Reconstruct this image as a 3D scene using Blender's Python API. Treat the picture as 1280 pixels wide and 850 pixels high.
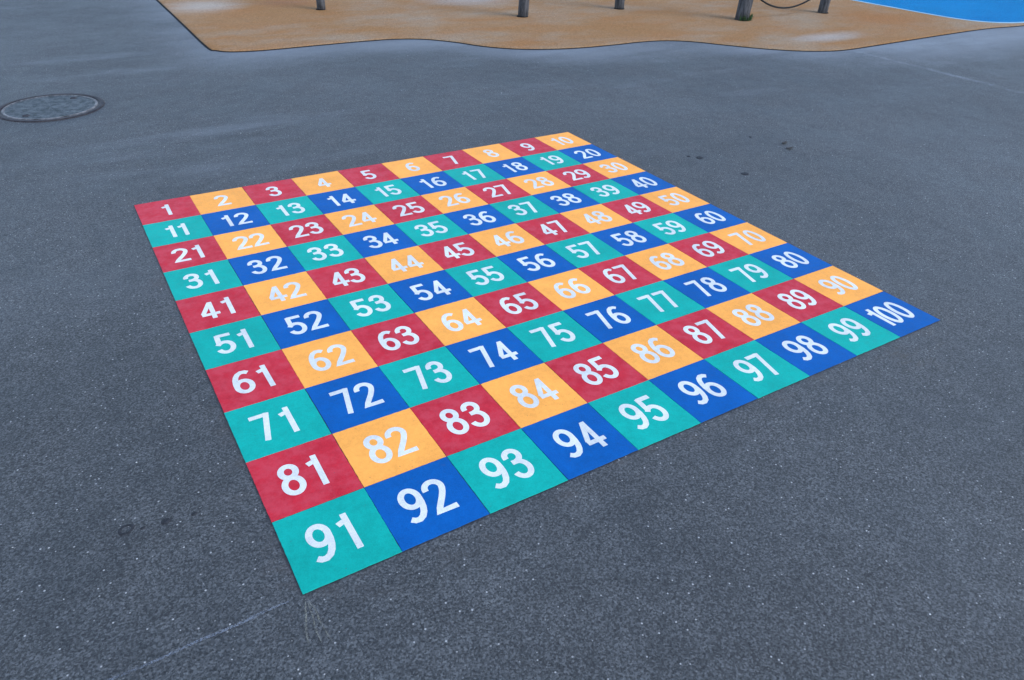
import bpy, bmesh, math, random
from mathutils import Vector, Matrix, noise
from mathutils.geometry import delaunay_2d_cdt

random.seed(7)
for o in list(bpy.data.objects):
    bpy.data.objects.remove(o, do_unlink=True)
S = bpy.context.scene
COL = S.collection

# ---------------------------------------------------------------- camera
CELL = 0.3
cam = bpy.data.objects.new('camera', bpy.data.cameras.new('camera'))
COL.objects.link(cam)
R = ((0.8535467111783465, 0.2663613717589489, -0.44778301829269884),
     (-0.5199804032227785, 0.48966398464320693, -0.6998925363279808),
     (0.03283888093259402, 0.8302293669691697, 0.5564537771648843))
m4 = Matrix(R).to_4x4()
m4.translation = (-1.7194026, -2.86867494, 1.72967304)
cam.matrix_world = m4
cam.data.sensor_fit = 'HORIZONTAL'
cam.data.sensor_width = 36.0
cam.data.lens = 36.0 * 909.1255 / 1280.0
cam.data.clip_start = 0.05
cam.data.clip_end = 3000
S.camera = cam

# ---------------------------------------------------------------- sky, sun, exposure
SUN_EL, SUN_AZ = math.radians(48), math.radians(-55)     # azimuth measured from +X (towards +Y)
w = bpy.data.worlds.new('World')
S.world = w
w.use_nodes = True
nt = w.node_tree
nt.nodes.clear()
sky = nt.nodes.new('ShaderNodeTexSky')
sky.sky_type = 'NISHITA'
sky.sun_disc = False
sky.sun_elevation = SUN_EL
sky.sun_rotation = math.pi / 2 - SUN_AZ
sky.air_density = 1.0
sky.dust_density = 0.6
sky.ozone_density = 2.0
bg = nt.nodes.new('ShaderNodeBackground')
bg.inputs['Strength'].default_value = 0.13
out = nt.nodes.new('ShaderNodeOutputWorld')
nt.links.new(sky.outputs[0], bg.inputs[0])
nt.links.new(bg.outputs[0], out.inputs[0])

sl = bpy.data.lights.new('sun', 'SUN')
sl.energy = 0.6
sl.angle = math.radians(28)
sl.color = (1.0, 0.97, 0.93)
sun = bpy.data.objects.new('sun', sl)
COL.objects.link(sun)
d = Vector((math.cos(SUN_EL) * math.cos(SUN_AZ), math.cos(SUN_EL) * math.sin(SUN_AZ), math.sin(SUN_EL)))
sun.rotation_euler = d.to_track_quat('Z', 'Y').to_euler()
sun.location = d * 30

vs = S.view_settings
vs.view_transform = 'Standard'
vs.look = 'None'
vs.exposure = 1.6
vs.gamma = 1.0
vs.use_curve_mapping = False

# ---------------------------------------------------------------- node helpers
class NB:
    def __init__(self, name):
        self.m = bpy.data.materials.new(name)
        self.m.use_nodes = True
        self.t = self.m.node_tree
        self.t.nodes.clear()
        self.o = self.t.nodes.new('ShaderNodeOutputMaterial')
        self.b = self.t.nodes.new('ShaderNodeBsdfPrincipled')
        self.t.links.new(self.b.outputs[0], self.o.inputs[0])
        self.tc = self.t.nodes.new('ShaderNodeTexCoord')
        self.co = self.tc.outputs['Object']
    def link(self, a, b): self.t.links.new(a, b)
    def put(self, sock, v):
        if hasattr(v, 'is_output'): self.link(v, sock)
        elif isinstance(v, (tuple, list)) and len(v) == 3 and sock.type == 'RGBA': sock.default_value = (*v, 1)
        else: sock.default_value = v
    def bs(self, name, v): self.put(self.b.inputs[name], v)
    def noise(self, scale, detail=3, rough=.55, vec=None, dist=0.0):
        n = self.t.nodes.new('ShaderNodeTexNoise')
        self.link(vec or self.co, n.inputs['Vector'])
        n.inputs['Scale'].default_value = scale
        n.inputs['Detail'].default_value = detail
        n.inputs['Roughness'].default_value = rough
        n.inputs['Distortion'].default_value = dist
        return n.outputs[0]
    def vor(self, scale, feature='F1', vec=None):
        n = self.t.nodes.new('ShaderNodeTexVoronoi')
        n.feature = feature
        self.link(vec or self.co, n.inputs['Vector'])
        n.inputs['Scale'].default_value = scale
        return n
    def math(self, op, a, b=0.0, c=0.0, clamp=False):
        n = self.t.nodes.new('ShaderNodeMath')
        n.operation = op
        n.use_clamp = clamp
        for i, v in enumerate((a, b, c)):
            self.put(n.inputs[i], v)
        return n.outputs[0]
    def map(self, v, a, b, c=0.0, d=1.0, smooth=True):
        n = self.t.nodes.new('ShaderNodeMapRange')
        n.interpolation_type = 'SMOOTHSTEP' if smooth else 'LINEAR'
        self.put(n.inputs[0], v)
        for i, x in enumerate((a, b, c, d)):
            n.inputs[i + 1].default_value = x
        return n.outputs[0]
    def mix(self, f, a, b, mode='MIX'):
        n = self.t.nodes.new('ShaderNodeMix')
        n.data_type = 'RGBA'
        n.blend_type = mode
        self.put(n.inputs[0], f)
        self.put(n.inputs[6], a)
        self.put(n.inputs[7], b)
        return n.outputs[2]
    def val(self, v):        # float -> grey colour
        n = self.t.nodes.new('ShaderNodeCombineColor')
        for i in range(3): self.put(n.inputs[i], v)
        return n.outputs[0]
    def sep(self, vec=None):
        n = self.t.nodes.new('ShaderNodeSeparateXYZ')
        self.link(vec or self.co, n.inputs[0])
        return n.outputs
    def mapping(self, scale=(1, 1, 1), rot=(0, 0, 0), loc=(0, 0, 0)):
        n = self.t.nodes.new('ShaderNodeMapping')
        self.link(self.co, n.inputs[0])
        n.inputs['Location'].default_value = loc
        n.inputs['Rotation'].default_value = rot
        n.inputs['Scale'].default_value = scale
        return n.outputs[0]
    def curve(self, v, pts, x0, x1, y0, y1):
        t = self.map(v, x0, x1, 0, 1, False)
        n = self.t.nodes.new('ShaderNodeFloatCurve')
        self.link(t, n.inputs[1])
        c = n.mapping.curves[0]
        P = [((x - x0) / (x1 - x0), (y - y0) / (y1 - y0)) for x, y in pts]
        c.points[0].location = P[0]
        c.points[1].location = P[-1]
        for p in P[1:-1]: c.points.new(*p)
        n.mapping.update()
        return self.map(n.outputs[0], 0, 1, y0, y1, False)
    def bump(self, h, strength=.4, dist=.002):
        n = self.t.nodes.new('ShaderNodeBump')
        n.inputs['Strength'].default_value = strength
        n.inputs['Distance'].default_value = dist
        self.link(h, n.inputs['Height'])
        self.link(n.outputs[0], self.b.inputs['Normal'])

# mat edge on the ground, found from the photograph (metres; origin = middle of the number square)
EDGE = [(-0.25, 16.0), (-0.25, 12.0), (-0.252, 8.22), (-0.26, 6.6), (-0.268, 5.30), (-0.22, 5.12), (-0.098, 5.01), (0.198, 4.955),
        (0.781, 4.967), (1.222, 4.972), (1.60, 4.945), (1.90, 4.82), (2.154, 4.549), (2.33, 4.27), (2.58, 4.03), (2.95, 3.866),
        (3.321, 3.795), (3.74, 3.775), (4.12, 3.775), (4.44, 3.71), (4.70, 3.53), (4.90, 3.28), (5.223, 2.92), (5.582, 2.664),
        (5.98, 2.54), (6.568, 2.545), (7.886, 2.598), (9.007, 2.62), (9.82, 2.54), (11.5, 2.45), (14.0, 2.4), (18.0, 2.4)]

# ---------------------------------------------------------------- materials
def mat_asphalt():
    n = NB('asphalt')
    x, y, z = n.sep()
    big = n.noise(.42, 5, .6)
    mid = n.noise(2.3, 5, .62)
    cloud = n.noise(9, 4, .65)
    streak = n.noise(1.0, 4, .6, n.mapping((.35, 1.5, 1), (0, 0, .35)))
    v1 = n.vor(190)
    v2 = n.vor(95)
    fine = n.noise(330, 2, .6)
    agg = n.noise(135, 3, .72)
    # stones in bitumen
    st = n.math('POWER', n.sep(v1.outputs['Color'])[0], 1.6)
    tone = n.math('ADD', n.math('MULTIPLY', st, .105), n.math('MULTIPLY', agg, .050))
    tone = n.math('ADD', tone, n.math('MULTIPLY', fine, .03))
    pit = n.map(agg, .34, .54, .34, 1.08)
    big2 = n.noise(52, 2, .6)
    pit = n.math('MULTIPLY', pit, n.map(big2, .32, .42, .62, 1.0))
    tone = n.math('MULTIPLY', tone, pit)
    var = n.math('ADD', n.map(big, .3, .7, .78, 1.14), n.map(mid, .3, .7, -.12, .12))
    var = n.math('ADD', var, n.map(cloud, .3, .7, -.13, .13))
    tone = n.math('MULTIPLY', tone, var)
    # pale dust along the edge of the play surface and in walked streaks
    ex = n.curve(x, [(-.4, 5.05), (1.6, 4.95), (2.2, 4.45), (2.95, 3.87), (4.1, 3.77), (4.7, 3.5), (5.3, 2.85), (6, 2.55), (12, 2.5)], -.4, 12, 0, 6)
    dd = n.math('SUBTRACT', ex, y)
    dust = n.math('MULTIPLY', n.map(dd, .0, 1.0, 1, 0), n.map(streak, .3, .62, .25, 1))
    dust = n.math('MULTIPLY', dust, n.map(x, -1.0, .2, 0, 1))
    dust2 = n.math('MULTIPLY', n.map(streak, .52, .72), n.map(y, -.5, 2.6, 0, .40))
    dust = n.math('MAXIMUM', dust, dust2)
    base = n.mix(1.0, n.val(tone), (.71, .73, .72), 'MULTIPLY')
    base = n.mix(n.math('MULTIPLY', dust, .70), base, (.185, .20, .215))
    # brown dirt close round the number square
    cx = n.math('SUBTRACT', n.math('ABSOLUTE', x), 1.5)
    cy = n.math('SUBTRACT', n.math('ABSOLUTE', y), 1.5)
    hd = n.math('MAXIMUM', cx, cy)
    ring = n.math('MULTIPLY', n.map(hd, .0, .20, 1, 0), n.map(n.noise(7, 4, .7), .48, .72))
    base = n.mix(n.math('MULTIPLY', ring, .5), base, (.06, .05, .042))
    # black line at the foot of the tiles: dirt and primer, plus painted edge shade
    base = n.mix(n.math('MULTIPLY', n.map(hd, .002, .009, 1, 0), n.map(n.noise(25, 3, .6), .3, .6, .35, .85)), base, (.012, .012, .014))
    # worn paving joint on the right
    jx = n.math('ABSOLUTE', n.math('SUBTRACT', n.math('ADD', x, n.math('MULTIPLY', mid, .08)), 6.16))
    jm = n.math('MULTIPLY', n.map(jx, .0, .07, 1, 0), n.map(n.noise(3, 4, .7), .38, .65, .05, .5))
    base = n.mix(jm, base, (.22, .24, .26))
    # dark worn smudges
    dk = n.math('MULTIPLY', n.map(n.noise(1.4, 6, .72), .60, .72), .42)
    base = n.mix(dk, base, (.028, .03, .034))
    # scuffed tar and brown grime by two corners of the square
    for sx_, sy_, sr_, amt, cc in ((-1.25, 1.60, .30, .75, (.022, .023, .025)), (-1.66, 1.12, .20, .6, (.022, .023, .025)), (1.12, -1.60, .34, .55, (.062, .052, .040))):
        qx = n.math('SUBTRACT', x, sx_)
        qy = n.math('MULTIPLY', n.math('SUBTRACT', y, sy_), 1.7)
        qd = n.math('SQRT', n.math('ADD', n.math('MULTIPLY', qx, qx), n.math('MULTIPLY', qy, qy)))
        qm = n.math('MULTIPLY', n.map(qd, 0, sr_, 1, 0), n.map(n.noise(11, 4, .7, n.mapping((.6, 1.6, 1), (0, 0, .2))), .50, .66))
        base = n.mix(n.math('MULTIPLY', qm, amt), base, cc)
    # pale mineral chips
    chip = n.math('MULTIPLY', n.map(n.sep(v2.outputs['Color'])[0], .95, .99), n.map(v2.outputs['Distance'], .18, .34, 1, 0))
    base = n.mix(n.math('MULTIPLY', chip, .9), base, (.40, .39, .37))
    v3 = n.vor(28)
    chip2 = n.math('MULTIPLY', n.map(n.sep(v3.outputs['Color'])[1], .925, .99), n.map(v3.outputs['Distance'], .045, .085, 1, 0))
    base = n.mix(chip2, base, (.62, .61, .58))
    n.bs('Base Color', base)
    n.bs('Roughness', n.map(mid, .3, .7, .58, .72))
    n.bs('Specular IOR Level', .42)
    h = n.math('ADD', n.math('MULTIPLY', v1.outputs['Distance'], -.6), n.math('MULTIPLY', agg, 1.6))
    n.bump(h, .55, .003)
    return n.m

def mat_paint(name, col, rough=.55, mott=.10, second=None):
    n = NB(name)
    g = n.t.nodes.new('ShaderNodeNewGeometry').outputs['Position']
    oi = n.t.nodes.new('ShaderNodeObjectInfo').outputs['Random']
    a = n.noise(6, 5, .65, g)
    b = n.noise(45, 4, .7, g)
    c = n.noise(260, 2, .6, g)
    f = n.math('ADD', n.map(a, .3, .7, 1 - mott, 1 + mott), n.map(b, .3, .7, -mott * .7, mott * .7))
    f = n.math('ADD', f, n.map(c, .3, .7, -mott * .8, mott * .8))
    f = n.math('MULTIPLY', f, n.map(oi, 0, 1, .96, 1.04, False))
    base = n.mix(1.0, col, n.val(f), 'MULTIPLY')
    if second:
        base = n.mix(n.math('MULTIPLY', n.map(n.noise(14, 5, .7, g), .36, .66), .6), base, second)
    # walked-in dirt and pinholes down to the asphalt
    dirt = n.map(n.noise(11, 6, .75, g), .62, .80, 0, .22)
    base = n.mix(dirt, base, (.12, .11, .10))
    pin = n.vor(85, vec=g)
    ph = n.math('MULTIPLY', n.map(n.sep(pin.outputs['Color'])[0], .955, .96), n.map(pin.outputs['Distance'], .10, .18, 1, 0))
    base = n.mix(n.math('MULTIPLY', ph, .55), base, (.06, .06, .065))
    n.bs('Base Color', base)
    n.bs('Roughness', n.map(b, .3, .7, rough - .08, rough + .08))
    n.bs('Specular IOR Level', .08)
    n.bump(n.math('ADD', n.math('MULTIPLY', n.noise(150, 3, .7, g), 1.0), n.math('MULTIPLY', c, .4)), .35, .002)
    return n.m

def mat_mat(name, pal, spots=()):
    n = NB(name)
    x, y, z = n.sep()
    a = n.noise(.55, 6, .65)
    b = n.noise(1.9, 5, .7, n.mapping((.6, 1.7, 1), (0, 0, .5)))
    c = n.noise(.62, 7, .72, n.mapping((.8, 1.5, 1), (0, 0, .5), (7, 3, 0)))
    gr = n.vor(170)
    g2 = n.noise(90, 3, .7)
    base = n.mix(n.map(a, .36, .64), pal[0], pal[1])
    base = n.mix(n.math('MULTIPLY', n.map(b, .42, .70), .8), base, pal[2])
    base = n.mix(n.math('MULTIPLY', n.map(c, .42, .70), .8), base, pal[3])
    for sx_, sy_, rx_, ry_, cc, amt in spots:
        qx = n.math('DIVIDE', n.math('SUBTRACT', x, sx_), rx_)
        qy = n.math('DIVIDE', n.math('SUBTRACT', y, sy_), ry_)
        qd = n.math('SQRT', n.math('ADD', n.math('MULTIPLY', qx, qx), n.math('MULTIPLY', qy, qy)))
        qm = n.math('MULTIPLY', n.map(n.math('ADD', qd, n.math('MULTIPLY', b, .7)), .4, 1.3, 1, 0), amt)
        base = n.mix(qm, base, cc)
    f = n.math('ADD', n.map(n.sep(gr.outputs['Color'])[0], 0, 1, .62, 1.26, False), n.map(g2, .3, .7, -.12, .12))
    base = n.mix(1.0, base, n.val(f), 'MULTIPLY')
    n.bs('Base Color', base)
    n.bs('Roughness', .9)
    n.bs('Specular IOR Level', .06)
    n.bump(n.math('ADD', gr.outputs['Distance'], g2), .5, .003)
    return n.m

def mat_simple(name, c0, c1, scale=30, rough=.7, metal=0.0, bump=.3, bd=.002, st=None):
    n = NB(name)
    v = n.mapping(st) if st else None
    a = n.noise(scale, 5, .65, v)
    b = n.noise(scale * 6, 3, .6, v)
    base = n.mix(n.map(n.math('ADD', n.math('MULTIPLY', a, .65), n.math('MULTIPLY', b, .35)), .36, .64), c0, c1)
    n.bs('Base Color', base)
    n.bs('Roughness', rough)
    n.bs('Metallic', metal)
    n.bs('Specular IOR Level', .15)
    n.bump(n.math('ADD', a, n.math('MULTIPLY', b, .5)), bump, bd)
    return n.m

def mat_faded(name, col, scale, lo, hi, mx):
    n = NB(name)
    n.bs('Base Color', col)
    n.bs('Roughness', .8)
    tr = n.t.nodes.new('ShaderNodeBsdfTransparent')
    ms = n.t.nodes.new('ShaderNodeMixShader')
    f = n.math('MULTIPLY', n.map(n.noise(scale, 4, .7), lo, hi), n.map(n.noise(260, 2, .6), .38, .58))
    n.link(n.math('MULTIPLY', f, mx), ms.inputs[0])
    n.link(tr.outputs[0], ms.inputs[1])
    n.link(n.b.outputs[0], ms.inputs[2])
    n.link(ms.outputs[0], n.o.inputs[0])
    return n.m

M = {
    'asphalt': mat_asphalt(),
    'red': mat_paint('red_thermoplastic', (.46, .019, .032), .50, .09, (.53, .058, .078)),
    'orange': mat_paint('orange_thermoplastic', (.88, .355, .068), .55, .07),
    'teal': mat_paint('teal_thermoplastic', (.004, .32, .255), .55, .08),
    'blue': mat_paint('blue_thermoplastic', (.002, .084, .29), .55, .09),
    'white': mat_paint('white_thermoplastic', (.60, .60, .555), .55, .09),
    'tan': mat_mat('tan_rubber', [(.28, .145, .058), (.295, .165, .078), (.30, .140, .052), (.29, .225, .155)],
                   [(3.6, 6.9, 1.1, .8, (.33, .30, .265), .75), (.15, 7.5, .7, .7, (.38, .33, .27), .8), (6.4, 3.05, .9, .30, (.36, .33, .29), .7),
                    (1.2, 7.5, .6, .6, (.26, .115, .055), .6), (8.2, 3.6, 1.0, .9, (.30, .135, .05), .75)]),
    'pool': mat_mat('blue_rubber', [(.003, .15, .32), (.003, .17, .37), (.006, .18, .38), (.004, .14, .32)]),
    'pale': mat_simple('pale_blue_edging', (.20, .36, .44), (.30, .44, .50), 8, .8),
    'seam': mat_simple('black_joint', (.006, .0055, .006), (.012, .011, .011), 30, .9),
    'iron': mat_simple('cast_iron', (.016, .013, .015), (.045, .038, .038), 22, .6, .0, .5, .003),
    'worn': mat_simple('worn_iron', (.025, .022, .023), (.20, .19, .185), 7, .5, .0, .5, .003),
    'concrete': mat_simple('lid_concrete', (.030, .038, .040), (.10, .115, .12), 16, .75, 0, .9, .006),
    'wood': mat_simple('weathered_wood', (.030, .029, .030), (.115, .110, .112), 9, .85, 0, .7, .006, st=(6, 6, .55)),
    'steel': mat_simple('dark_steel', (.03, .032, .03), (.10, .10, .09), 40, .55, .6),
    'rope': mat_simple('black_rope', (.012, .012, .012), (.03, .028, .028), 120, .85),
    'gum': mat_simple('old_gum', (.016, .017, .019), (.036, .037, .040), 60, .75),
    'grit': mat_simple('grit_stone', (.30, .29, .28), (.60, .59, .57), 40, .8),
    'chalk': mat_faded('faded_chalk', (.27, .30, .35), 14, .20, .6, .45),
    'scrape': mat_faded('pale_scrape', (.26, .25, .185), 40, .30, .60, .5),
}

# ---------------------------------------------------------------- object helpers
def obj(name, bm, mat, parent=None, smooth=False):
    me = bpy.data.meshes.new(name)
    bm.normal_update()
    bm.to_mesh(me)
    bm.free()
    if mat: me.materials.append(mat)
    if smooth:
        for p in me.polygons: p.use_smooth = True
    o = bpy.data.objects.new(name, me)
    COL.objects.link(o)
    if parent: o.parent = parent
    return o

def tag(o, label=None, cat=None, group=None, kind=None):
    if label: o['label'] = label
    if cat: o['category'] = cat
    if group: o['group'] = group
    if kind: o['kind'] = kind
    return o

def catmull(pts, n=8, closed=False):
    P = [Vector(p) for p in pts]
    N = len(P)
    out = []
    for i in range(N if closed else N - 1):
        a, b, c, e = ((P[(i - 1) % N], P[i], P[(i + 1) % N], P[(i + 2) % N]) if closed
                      else (P[max(i - 1, 0)], P[i], P[i + 1], P[min(i + 2, N - 1)]))
        for k in range(n):
            t = k / n
            out.append(.5 * ((2 * b) + (c - a) * t + (2 * a - 5 * b + 4 * c - e) * t * t + (3 * b - a - 3 * c + e) * t ** 3))
    if not closed: out.append(P[-1])
    return out

def fill2d(loop):
    """triangulated bmesh faces for a simple 2d loop"""
    n = len(loop)
    r = delaunay_2d_cdt([Vector(p[:2]) for p in loop], [], [list(range(n))], 1, 1e-6)
    return r[0], r[2]

def tube(bm, pts, radii, seg=16, cap=True, wob=0.0):
    rings = []
    up = Vector((.13, .21, 1)).normalized()
    for i, p in enumerate(pts):
        p = Vector(p)
        t = (Vector(pts[min(i + 1, len(pts) - 1)]) - Vector(pts[max(i - 1, 0)])).normalized()
        ref = up if abs(t.dot(up)) < .9 else Vector((1, 0, 0))
        u = t.cross(ref).normalized()
        v = t.cross(u)
        ring = []
        for k in range(seg):
            a = 2 * math.pi * k / seg
            r = radii[i] if isinstance(radii, list) else radii
            if wob: r *= 1 + wob * noise.noise(Vector((math.cos(a) * 1.3, math.sin(a) * 1.3, p.z * 1.5)) + Vector((pts[0][0], pts[0][1], 0)))
            ring.append(bm.verts.new(p + (u * math.cos(a) + v * math.sin(a)) * r))
        rings.append(ring)
    for a, b in zip(rings, rings[1:]):
        for k in range(seg):
            bm.faces.new((a[k], a[(k + 1) % seg], b[(k + 1) % seg], b[k]))
    if cap:
        bm.faces.new(rings[0])
        bm.faces.new(list(reversed(rings[-1])))
    bmesh.ops.recalc_face_normals(bm, faces=bm.faces[:])

def lathe(bm, prof, seg=96, closed=True):
    rings = []
    for r, z in prof:
        rings.append([bm.verts.new((r * math.cos(2 * math.pi * k / seg), r * math.sin(2 * math.pi * k / seg), z)) for k in range(seg)])
    pairs = list(zip(rings, rings[1:]))
    if closed: pairs.append((rings[-1], rings[0]))
    for a, b in pairs:
        for k in range(seg):
            bm.faces.new((a[k], a[(k + 1) % seg], b[(k + 1) % seg], b[k]))
    bmesh.ops.recalc_face_normals(bm, faces=bm.faces[:])

# ---------------------------------------------------------------- ground
bm = bmesh.new()
bmesh.ops.create_grid(bm, x_segments=8, y_segments=8, size=400)
tag(obj('asphalt_ground', bm, M['asphalt']), kind='structure')

# ---------------------------------------------------------------- rubber play surface
edge = catmull([(*p, 0) for p in EDGE], 7)
loop = [p.copy() for p in edge] + [Vector((18, 16, 0))]
NE = len(edge)
def inset(d):
    o = []
    for i, p in enumerate(edge):
        t = (edge[min(i + 1, NE - 1)] - edge[max(i - 1, 0)]).normalized()
        nrm = Vector((-t.y, t.x, 0))
        o.append(p + nrm * d)
    o.append(Vector((18 - d, 16 - d, 0)))
    return o
def ringed(bm, prof):
    rings = []
    for dd, z in prof:
        rings.append([bm.verts.new((p.x, p.y, z)) for p in inset(dd)])
    n = len(rings[0])
    for a, b in zip(rings, rings[1:]):
        for k in range(n):
            bm.faces.new((a[k], a[(k + 1) % n], b[(k + 1) % n], b[k]))
    return rings
bm = bmesh.new()
rings = ringed(bm, [(.0, -.003), (.0, .006), (.012, .012), (.035, .015), (.05, .0155)])
last = rings[-1]
vs2, fs2 = fill2d([v.co for v in last])
top = [bm.verts.new((v.x, v.y, .0155)) for v in vs2]
for f in fs2: bm.faces.new([top[i] for i in f])
bmesh.ops.remove_doubles(bm, verts=bm.verts[:], dist=1e-5)
bmesh.ops.recalc_face_normals(bm, faces=bm.faces[:])
mat_o = tag(obj('rubber_play_surface', bm, M['tan']), kind='structure')
bm = bmesh.new()
ringed(bm, [(-.022, -.002), (-.022, .004), (-.0005, .004)])
bmesh.ops.recalc_face_normals(bm, faces=bm.faces[:])
obj('edge_joint', bm, M['seam'], mat_o)

BE = [(9.13, 16), (9.13, 9), (9.14, 6), (9.14, 4.93), (9.16, 4.3), (9.19, 3.55), (9.24, 3.2), (9.36, 2.93), (9.58, 2.73), (9.916, 2.615), (10.6, 2.57), (12, 2.54), (14, 2.52), (17.8, 2.52)]
be = catmull([(*p, 0) for p in BE], 8)
bm = bmesh.new()
inn = []
for i, p in enumerate(be):
    t = (be[min(i + 1, len(be) - 1)] - be[max(i - 1, 0)]).normalized()
    inn.append(p + Vector((-t.y, t.x, 0)) * .05)
lp = [(p.x, p.y) for p in inn] + [(17.8, 16)]
v_, f_ = fill2d(lp)
vv = [bm.verts.new((p.x, p.y, .0195)) for p in v_]
for f in f_: bm.faces.new([vv[i] for i in f])
bmesh.ops.recalc_face_normals(bm, faces=bm.faces[:])
blue_o = tag(obj('blue_play_surface', bm, M['pool']), kind='structure')
bm = bmesh.new()
prev = None
for a, b in zip(be, inn):
    cur = (bm.verts.new((a.x, a.y, .0140)), bm.verts.new((a.x, a.y, .0185)), bm.verts.new((b.x, b.y, .0195)))
    if prev:
        bm.faces.new((prev[0], prev[1], cur[1], cur[0]))
        bm.faces.new((prev[1], prev[2], cur[2], cur[1]))
    prev = cur
bmesh.ops.recalc_face_normals(bm, faces=bm.faces[:])
obj('pale_edging', bm, M['pale'], blue_o)

# ---------------------------------------------------------------- number tiles
# digit centre lines, box about 0.25 wide and 0.51 high in tile units (y = 0 is the foot of the digit)
SW = .070
h = SW / 2
def arc(cx, cy, rx, ry, a0, a1, n=22):
    return [(cx + rx * math.cos(math.radians(a0 + (a1 - a0) * i / n)), cy + ry * math.sin(math.radians(a0 + (a1 - a0) * i / n))) for i in range(n + 1)]
H = .51
DIG = {
    0: ([arc(.128, H / 2, .093, H / 2 - h, 0, 360, 40)], .256),
    1: ([[(.098, 0), (.098, H)], [(.070, H - .105), (.0, H - .128)], ], .133),
    2: ([arc(.125, H - .035 - .098, .093, .098, 188, 0, 24) + [(.212, .340), (.190, .285), (.150, .215), (.105, .150), (.062, .085), (.036, .035), (.25, .035)]], .25),
    3: ([arc(.120, H - .035 - .092, .082, .092, 190, -90, 26), [(.068, .285), (.122, .285)] , arc(.120, .160, .096, .125, 92, -165, 28)], .25),
    4: ([[(.176, 0), (.176, H - .02)], [(.176, H - .035), (.036, .155)], [(.015, .130), (.270, .130)]], .27),
    5: ([[(.235, H - .035), (.050, H - .035)], [(.060, H - .010), (.052, .245)], [(.030, .235), (.062, .282)] + arc(.118, .166, .098, .131, 112, -160, 28)], .25),
    6: ([arc(.126, .160, .092, .125, 0, 360, 40), [(.034, .175), (.036, .250), (.048, .325), (.070, .390), (.103, .442), (.150, .470), (.195, .465), (.232, .435)]], .25),
    7: ([[(.0, H - .035), (.212, H - .035)], [(.212, H - .002), (.098, .0)]], .25),
    8: ([arc(.126, H - .035 - .093, .080, .093, 0, 360, 36), arc(.126, .035 + .122, .093, .122, 0, 360, 40)], .25),
}
DIG[9] = ([[(.252 - x, H - y) for x, y in s] for s in DIG[6][0]], .25)

def stroke_quads(pts, wdt):
    P = [Vector(p) for p in pts]
    closed = (P[0] - P[-1]).length < 1e-6
    if closed: P = P[:-1]
    n = len(P)
    L, Rr = [], []
    for i in range(n):
        a = P[(i - 1) % n] if (closed or i) else None
        b = P[(i + 1) % n] if (closed or i < n - 1) else None
        d1 = (P[i] - a).normalized() if a is not None else None
        d2 = (b - P[i]).normalized() if b is not None else None
        if d1 is None: t, k = d2, 1
        elif d2 is None: t, k = d1, 1
        else:
            t = (d1 + d2).normalized()
            k = min(1 / max(.3, t.dot(d1)), 1.6)
        nv = Vector((-t.y, t.x)) * (wdt / 2 * k)
        L.append(P[i] + nv)
        Rr.append(P[i] - nv)
    q = []
    for i in range(n if closed else n - 1):
        j = (i + 1) % n
        q.append([L[i], Rr[i], Rr[j], L[j]])
    return q

def digit_mesh(dg):
    verts, faces = [], []
    for s in DIG[dg][0]:
        for q in stroke_quads(s, SW if len(s) > 2 or dg not in (1, 4, 7) else SW * .96):
            faces.append(list(range(len(verts), len(verts) + 4)))
            verts += [Vector(p) * CELL for p in q]
    r = delaunay_2d_cdt(verts, [], faces, 1, 1e-5)
    bm = bmesh.new()
    vt = [bm.verts.new((v.x, v.y, 0)) for v in r[0]]
    for f, src in zip(r[2], r[5]):
        if src: bm.faces.new([vt[i] for i in f])
    bm.normal_update()
    for f in bm.faces:
        if f.normal.z < 0: f.normal_flip()
    bd = [e for e in bm.edges if len(e.link_faces) == 1]
    ex = bmesh.ops.extrude_edge_only(bm, edges=bd)
    for v in [g for g in ex['geom'] if isinstance(g, bmesh.types.BMVert)]:
        v.co.z = -.0016
    for v in [v for v in bm.verts if not v.link_faces]: bm.verts.remove(v)
    bmesh.ops.recalc_face_normals(bm, faces=bm.faces[:])
    me = bpy.data.meshes.new('digit')
    bm.to_mesh(me)
    bm.free()
    me.materials.append(M['white'])
    return me
DM = {k: digit_mesh(k) for k in range(10)}

def tile_mesh(col, rnd):
    """2.5 mm sheet of thermoplastic with slightly uneven cut edges"""
    bm = bmesh.new()
    a = CELL / 2 - .0007
    N = 20
    outl = []
    cs = [(-a, -a), (a, -a), (a, a), (-a, a)]
    for (x0, y0), (x1, y1) in zip(cs, cs[1:] + cs[:1]):
        for k in range(N):
            t = k / N
            outl.append((x0 + (x1 - x0) * t + rnd.uniform(-.0006, .0006), y0 + (y1 - y0) * t + rnd.uniform(-.0006, .0006)))
    def ring(s, z): return [bm.verts.new((x * s, y * s, z)) for x, y in outl]
    rs = [ring(1, .0), ring(1, .0016), ring(.994, .0025)]
    n = len(outl)
    for p, q in zip(rs, rs[1:]):
        for k in range(n): bm.faces.new((p[k], p[(k + 1) % n], q[(k + 1) % n], q[k]))
    bm.faces.new(rs[-1])
    bmesh.ops.recalc_face_normals(bm, faces=bm.faces[:])
    me = bpy.data.meshes.new('number_tile')
    bm.to_mesh(me)
    bm.free()
    me.materials.append(M[col])
    return me

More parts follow.
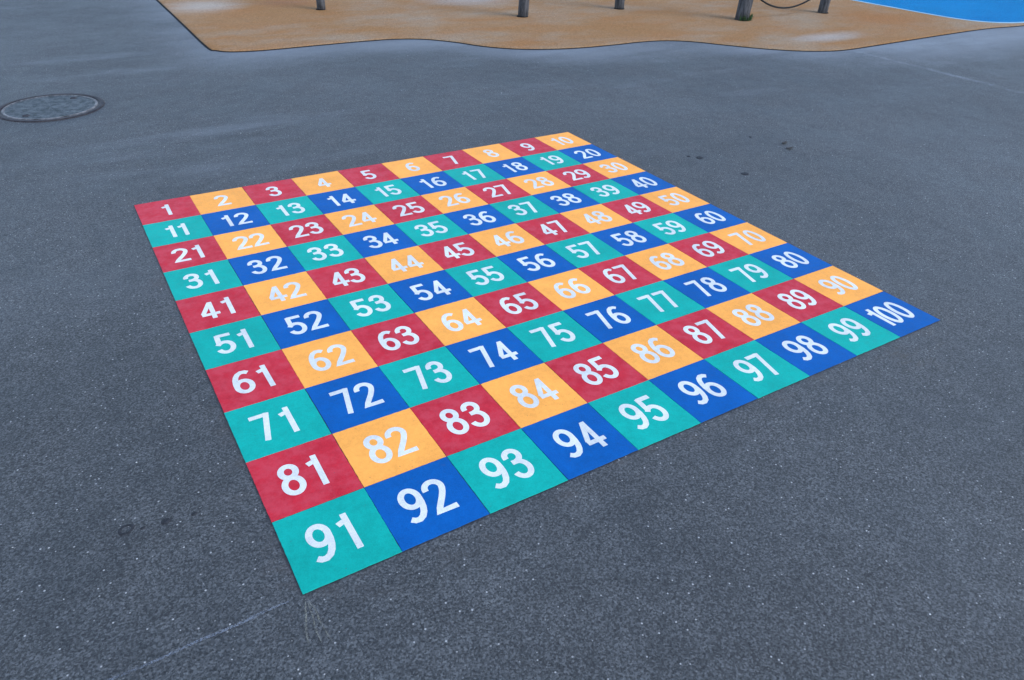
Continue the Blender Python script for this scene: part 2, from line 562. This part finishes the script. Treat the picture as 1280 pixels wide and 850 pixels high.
rt = random.Random(3)
for num in range(1, 101):
    r, c = divmod(num - 1, 10)
    if r % 2 == 0: col = 'red' if c % 2 == 0 else 'orange'
    else: col = 'teal' if c % 2 == 0 else 'blue'
    t = bpy.data.objects.new('number_tile', tile_mesh(col, rt))
    COL.objects.link(t)
    t.location = ((c - 4.5) * CELL + rt.uniform(-.0006, .0006), (4.5 - r) * CELL + rt.uniform(-.0006, .0006), .0)
    t.rotation_euler = (0, 0, math.radians(rt.uniform(-.12, .12)))
    tag(t, '%s square tile with the white number %d on the asphalt' % (col, num), 'number tile', 'tiles of the number square')
    ds = [int(ch) for ch in str(num)]
    if len(ds) == 1:
        wd = .133 if num == 1 else .25
        xs = [.5 - wd / 2 - .005]
    elif len(ds) == 2:
        xs = [.235 if ds[0] != 1 else .295, .525 if ds[1] != 1 else .57]
        if ds[0] == 1: xs[1] -= .015
        if ds == [1, 1]: xs = [.325, .525]
        if num in (10,): xs = [.26, .47]
    else:
        xs = [.115, .275, .56]
    for ch, x in zip(ds, xs):
        dgo = bpy.data.objects.new('digit', DM[ch])
        COL.objects.link(dgo)
        dgo.parent = t
        dgo.location = ((x - .5 + rt.uniform(-.006, .006)) * CELL, (.245 - .5 + rt.uniform(-.006, .006)) * CELL, .0030)
        dgo.rotation_euler = (0, 0, math.radians(rt.uniform(-1, 1)))

# ---------------------------------------------------------------- manhole cover
mh = bpy.data.objects.new('manhole_cover', None)
COL.objects.link(mh)
mh.location = (-1.765, 3.715, 0)
mh.rotation_euler = (0, 0, .5)
tag(mh, 'round manhole cover with dark iron ring and grey concrete filled lid, set in the asphalt', 'manhole cover')
bm = bmesh.new()
lathe(bm, [(.372, -.02), (.372, .003), (.368, .006), (.334, .006), (.331, .003), (.331, -.02)])
obj('iron_frame', bm, M['iron'], mh, True)
bm = bmesh.new()
lathe(bm, [(.332, -.012), (.332, -.006), (.318, -.006), (.318, -.012)])
obj('joint_gap', bm, M['seam'], mh)
bm = bmesh.new()
lathe(bm, [(.3225, -.02), (.3225, .004), (.319, .007), (.306, .007), (.303, .004), (.303, -.02)])
lidrim = obj('lid_rim', bm, M['worn'], mh, True)
bm = bmesh.new()
prof = [(.0001, .0055), (.08, .0055), (.16, .0053), (.24, .0055), (.297, .0052), (.3045, .0040)]
lathe(bm, prof, 96, False)
obj('concrete_lid', bm, M['concrete'], mh, True)
for a in (.3, .3 + math.pi):
    bm = bmesh.new()
    lathe(bm, [(.001, .0066), (.017, .0066), (.021, .0088), (.026, .0088), (.027, .004)], 24, False)
    o = obj('lifting_hole', bm, M['iron'], mh, True)
    o.location = (.245 * math.cos(a), .245 * math.sin(a), 0)

# ---------------------------------------------------------------- play equipment posts
GP = 'posts of the play equipment'
def post(x, y, rad, lean, height, label, seed=0):
    e = bpy.data.objects.new('play_post', None)
    COL.objects.link(e)
    e.location = (x, y, .0155)
    tag(e, label, 'post', GP)
    n = 14
    pts, rr = [], []
    for i in range(n + 1):
        z = -.05 + (height + .05) * i / n
        pts.append((lean[0] * z + .012 * math.sin(z * 1.7 + seed), lean[1] * z + .012 * math.cos(z * 1.3 + seed) - .012 * math.cos(seed), z))
        rr.append(rad * (1.06 - .10 * i / n))
    rr[-1] *= .86
    bm = bmesh.new()
    tube(bm, pts, rr, 20, True, .10)
    obj('post_shaft', bm, M['wood'], e, True)
    bm = bmesh.new()
    lathe(bm, [(rad * .9, .0), (rad * 1.22, .0), (rad * 1.20, .006), (rad * 1.0, .012), (rad * .9, .012)], 32)
    obj('foot_joint', bm, M['seam'], e, True)
    return e
post(1.424, 6.80, .048, (-.02, .00), 2.1, 'slim grey wooden post standing alone at the left of the tan rubber surface', seed=1)
post(3.591, 5.49, .060, (.03, -.01), 2.3, 'dark grey weathered wooden post nearest the wavy edge bulge of the tan surface', seed=2)
post(5.150, 5.50, .060, (.00, .00), 2.3, 'grey wooden post standing behind, between the dark post and the thick post', seed=3)
post(6.220, 4.27, .082, (.07, .00), 2.3, 'thickest grey post with green weeds at its foot and a black rope tied to it', seed=4)
post(7.749, 4.22, .062, (.05, .02), 2.3, 'grey post beside the blue surface holding the right end of the black rope', seed=5)

# black rope slung between the two right hand posts
A = Vector((6.25, 4.27, .385)); B = Vector((7.78, 4.22, .40))
SAG = .275
pts = []
for i in range(41):
    t = i / 40
    p = A.lerp(B, t)
    p.z -= SAG * (1 - (2 * t - 1) ** 2)
    pts.append(tuple(p))
bm = bmesh.new()
tube(bm, pts, .011, 10)
rope = tag(obj('rope', bm, M['rope'], None, True), 'thin black rope hanging in a sagging loop between two grey posts', 'rope')
for P0, rr in ((A, .092), (B, .068)):
    bm = bmesh.new()
    cx = P0.x
    ring = [(cx + rr * math.cos(2 * math.pi * k / 28), P0.y + rr * math.sin(2 * math.pi * k / 28), P0.z + .01 * math.sin(k)) for k in range(29)]
    tube(bm, ring, .012, 8)
    obj('rope_knot', bm, M['rope'], rope, True)

# weeds at the foot of the thick post
bm = bmesh.new()
rw = random.Random(5)
for k in range(70):
    a = rw.uniform(-2.6, .5)
    px, py = .090 * math.cos(a) + rw.uniform(-.02, .03), .090 * math.sin(a) + rw.uniform(-.02, .01)
    ht, b_ = rw.uniform(.02, .085), rw.uniform(0, 6.28)
    dx, dy = math.cos(b_), math.sin(b_)
    wd = rw.uniform(.004, .009)
    ou = rw.uniform(.01, .05)
    row = []
    for t in (0, .4, .75, 1):
        ww = wd * (1 - t) ** .6 + .0006
        q = Vector((px + dx * ou * t * t + math.cos(a) * .02 * t, py + dy * ou * t * t + math.sin(a) * .02 * t, ht * t))
        row.append((bm.verts.new(q + Vector((-dy * ww, dx * ww, 0))), bm.verts.new(q + Vector((dy * ww, -dx * ww, 0)))))
    for u, v in zip(row, row[1:]):
        bm.faces.new((u[0], u[1], v[1], v[0]))
M['weed'] = mat_simple('weed_leaf', (.03, .06, .022), (.07, .12, .04), 60, .7)
wd_o = obj('weed_tuft', bm, M['weed'])
wd_o.location = (6.220, 4.27, .0155)
tag(wd_o, 'small green weed tuft growing round the foot of the thickest post', 'weed')

# ---------------------------------------------------------------- small marks and litter on the asphalt
def spot(x, y, r, label, sx=1.0, rot=0.0, ring=False):
    bm = bmesh.new()
    rr = random.Random(int(x * 1000 + y * 77))
    n = 18
    ra = [r * rr.uniform(.72, 1.18) for _ in range(n)]
    ra = [(ra[i - 1] + ra[i] * 2 + ra[(i + 1) % n]) / 4 for i in range(n)]
    rg = []
    for s, z in (((1, -.001), (.96, .0012), (.62, .0016), (.52, -.001)) if ring else ((1, -.001), (.96, .0010), (.6, .0020))):
        rg.append([bm.verts.new((math.cos(2 * math.pi * k / n) * ra[k] * s * sx, math.sin(2 * math.pi * k / n) * ra[k] * s, z)) for k in range(n)])
    for a, b in zip(rg, rg[1:]):
        for k in range(n): bm.faces.new((a[k], a[(k + 1) % n], b[(k + 1) % n], b[k]))
    if not ring: bm.faces.new(rg[-1])
    bmesh.ops.recalc_face_normals(bm, faces=bm.faces[:])
    o = obj('gum_spot', bm, M['gum'], None, True)
    o.location = (x, y, 0)
    o.rotation_euler = (0, 0, rot)
    tag(o, label, 'gum spot', 'black gum spots trodden into the asphalt')

spot(-1.884, -1.012, .021, 'largest black gum spot, a worn ring left of the red tile 81', 1.3, .5, True)
spot(-1.775, -1.037, .014, 'round black gum spot just right of the ring shaped one, left of tile 81', 1.2, .2)
spot(-1.838, -1.030, .006, 'tiny black speck between the two black gum spots left of tile 81', 1.5, .2)
spot(-1.694, -1.047, .007, 'small black speck close to the left edge of the red tile 81', 1.5, .3)
spot(2.024, .635, .026, 'larger dark spot of a close pair on the asphalt right of blue tile 40', 1.3, .6)
spot(1.968, .690, .014, 'smaller dark spot of a close pair on the asphalt right of blue tile 40', 1.2, .6)
spot(2.080, .268, .026, 'dark round spot on the asphalt right of orange tile 50', 1.3, .4)
spot(2.700, .803, .013, 'small crisp black spot, farthest dark spot from the number square', 1.2, .4)

def strip(name, pts, wd, mat, label, cat, z=.0030, parent=None):
    bm = bmesh.new()
    P = [Vector((*p, z)) for p in pts]
    prev = None
    for i, p in enumerate(P):
        t = (P[min(i + 1, len(P) - 1)] - P[max(i - 1, 0)]).normalized()
        nv = Vector((-t.y, t.x, 0)) * wd * (.5 if 0 < i < len(P) - 1 else .2)
        cur = (bm.verts.new(p + nv), bm.verts.new(p - nv))
        if prev: bm.faces.new((prev[0], prev[1], cur[1], cur[0]))
        prev = cur
    bmesh.ops.recalc_face_normals(bm, faces=bm.faces[:])
    o = obj(name, bm, mat, parent)
    if label: tag(o, label, cat)
    return o
strip('chalk_line', [(-1.54 - .06 * k, -1.504 - .0007 * k + .002 * math.sin(k * 1.9)) for k in range(16)], .009, M['chalk'],
      'faint pale chalk line running left from the corner of tile 91', 'chalk line')
sc = strip('scrape_mark', [(-1.500, -1.525), (-1.513, -1.57), (-1.527, -1.61), (-1.535, -1.66)], .006, M['scrape'],
           'pale yellowish forked scrape on the asphalt below the corner of tile 91', 'scrape')
for pp in ([(-1.496, -1.53), (-1.498, -1.58), (-1.505, -1.62), (-1.504, -1.67)], [(-1.493, -1.53), (-1.485, -1.57), (-1.487, -1.61), (-1.480, -1.68)]):
    strip('scrape_branch', pp, .005, M['scrape'], None, None, .0034, sc)

# two curled scraps of dead leaf on the right
def leaf(x, y, rot, label):
    bm = bmesh.new()
    L, W = .062, .015
    rows = []
    for i in range(9):
        t = i / 8
        wd = W * math.sin(math.pi * min(1, t * .92 + .05)) ** .8
        zc = .003 + .005 * (2 * t - 1) ** 2
        rows.append([bm.verts.new(((t - .5) * L, s * wd, zc + .003 * abs(s))) for s in (-1, -.5, 0, .5, 1)])
    for a, b in zip(rows, rows[1:]):
        for k in range(4): bm.faces.new((a[k], a[k + 1], b[k + 1], b[k]))
    ex = bmesh.ops.extrude_face_region(bm, geom=bm.faces[:])
    for v in ex['geom']:
        if isinstance(v, bmesh.types.BMVert): v.co.z -= .0008
    bmesh.ops.recalc_face_normals(bm, faces=bm.faces[:])
    o = obj('leaf_scrap', bm, M['leaf'], None, True)
    o.location = (x, y, .0005)
    o.rotation_euler = (0, 0, rot)
    tag(o, label, 'dead leaf', 'dead leaf scraps')
M['leaf'] = mat_simple('dead_leaf', (.040, .037, .034), (.07, .062, .054), 60, .8)
leaf(2.82, .58, .2, 'dark curled leaf scrap on the asphalt, the one farther from the number square')
leaf(2.76, .48, -.15, 'dark curled leaf scrap on the asphalt, the one nearer the number square')

# loose grit
bm = bmesh.new()
rg = random.Random(11)
for k in range(160):
    x, y = rg.uniform(-3.2, 5.5), rg.uniform(-2.6, 4.2)
    if abs(x) < 1.53 and abs(y) < 1.53: continue
    s = rg.uniform(.0012, .0030) * (1.5 if rg.random() < .08 else 1)
    g = bmesh.ops.create_icosphere(bm, subdivisions=1, radius=s)
    sx, sy, sz = rg.uniform(.7, 1.4), rg.uniform(.7, 1.4), rg.uniform(.5, .9)
    for v in g['verts']:
        v.co = Vector((v.co.x * sx * rg.uniform(.85, 1.15) + x, v.co.y * sy * rg.uniform(.85, 1.15) + y, v.co.z * sz + s * .4))
tag(obj('loose_grit', bm, M['grit']), kind='stuff')
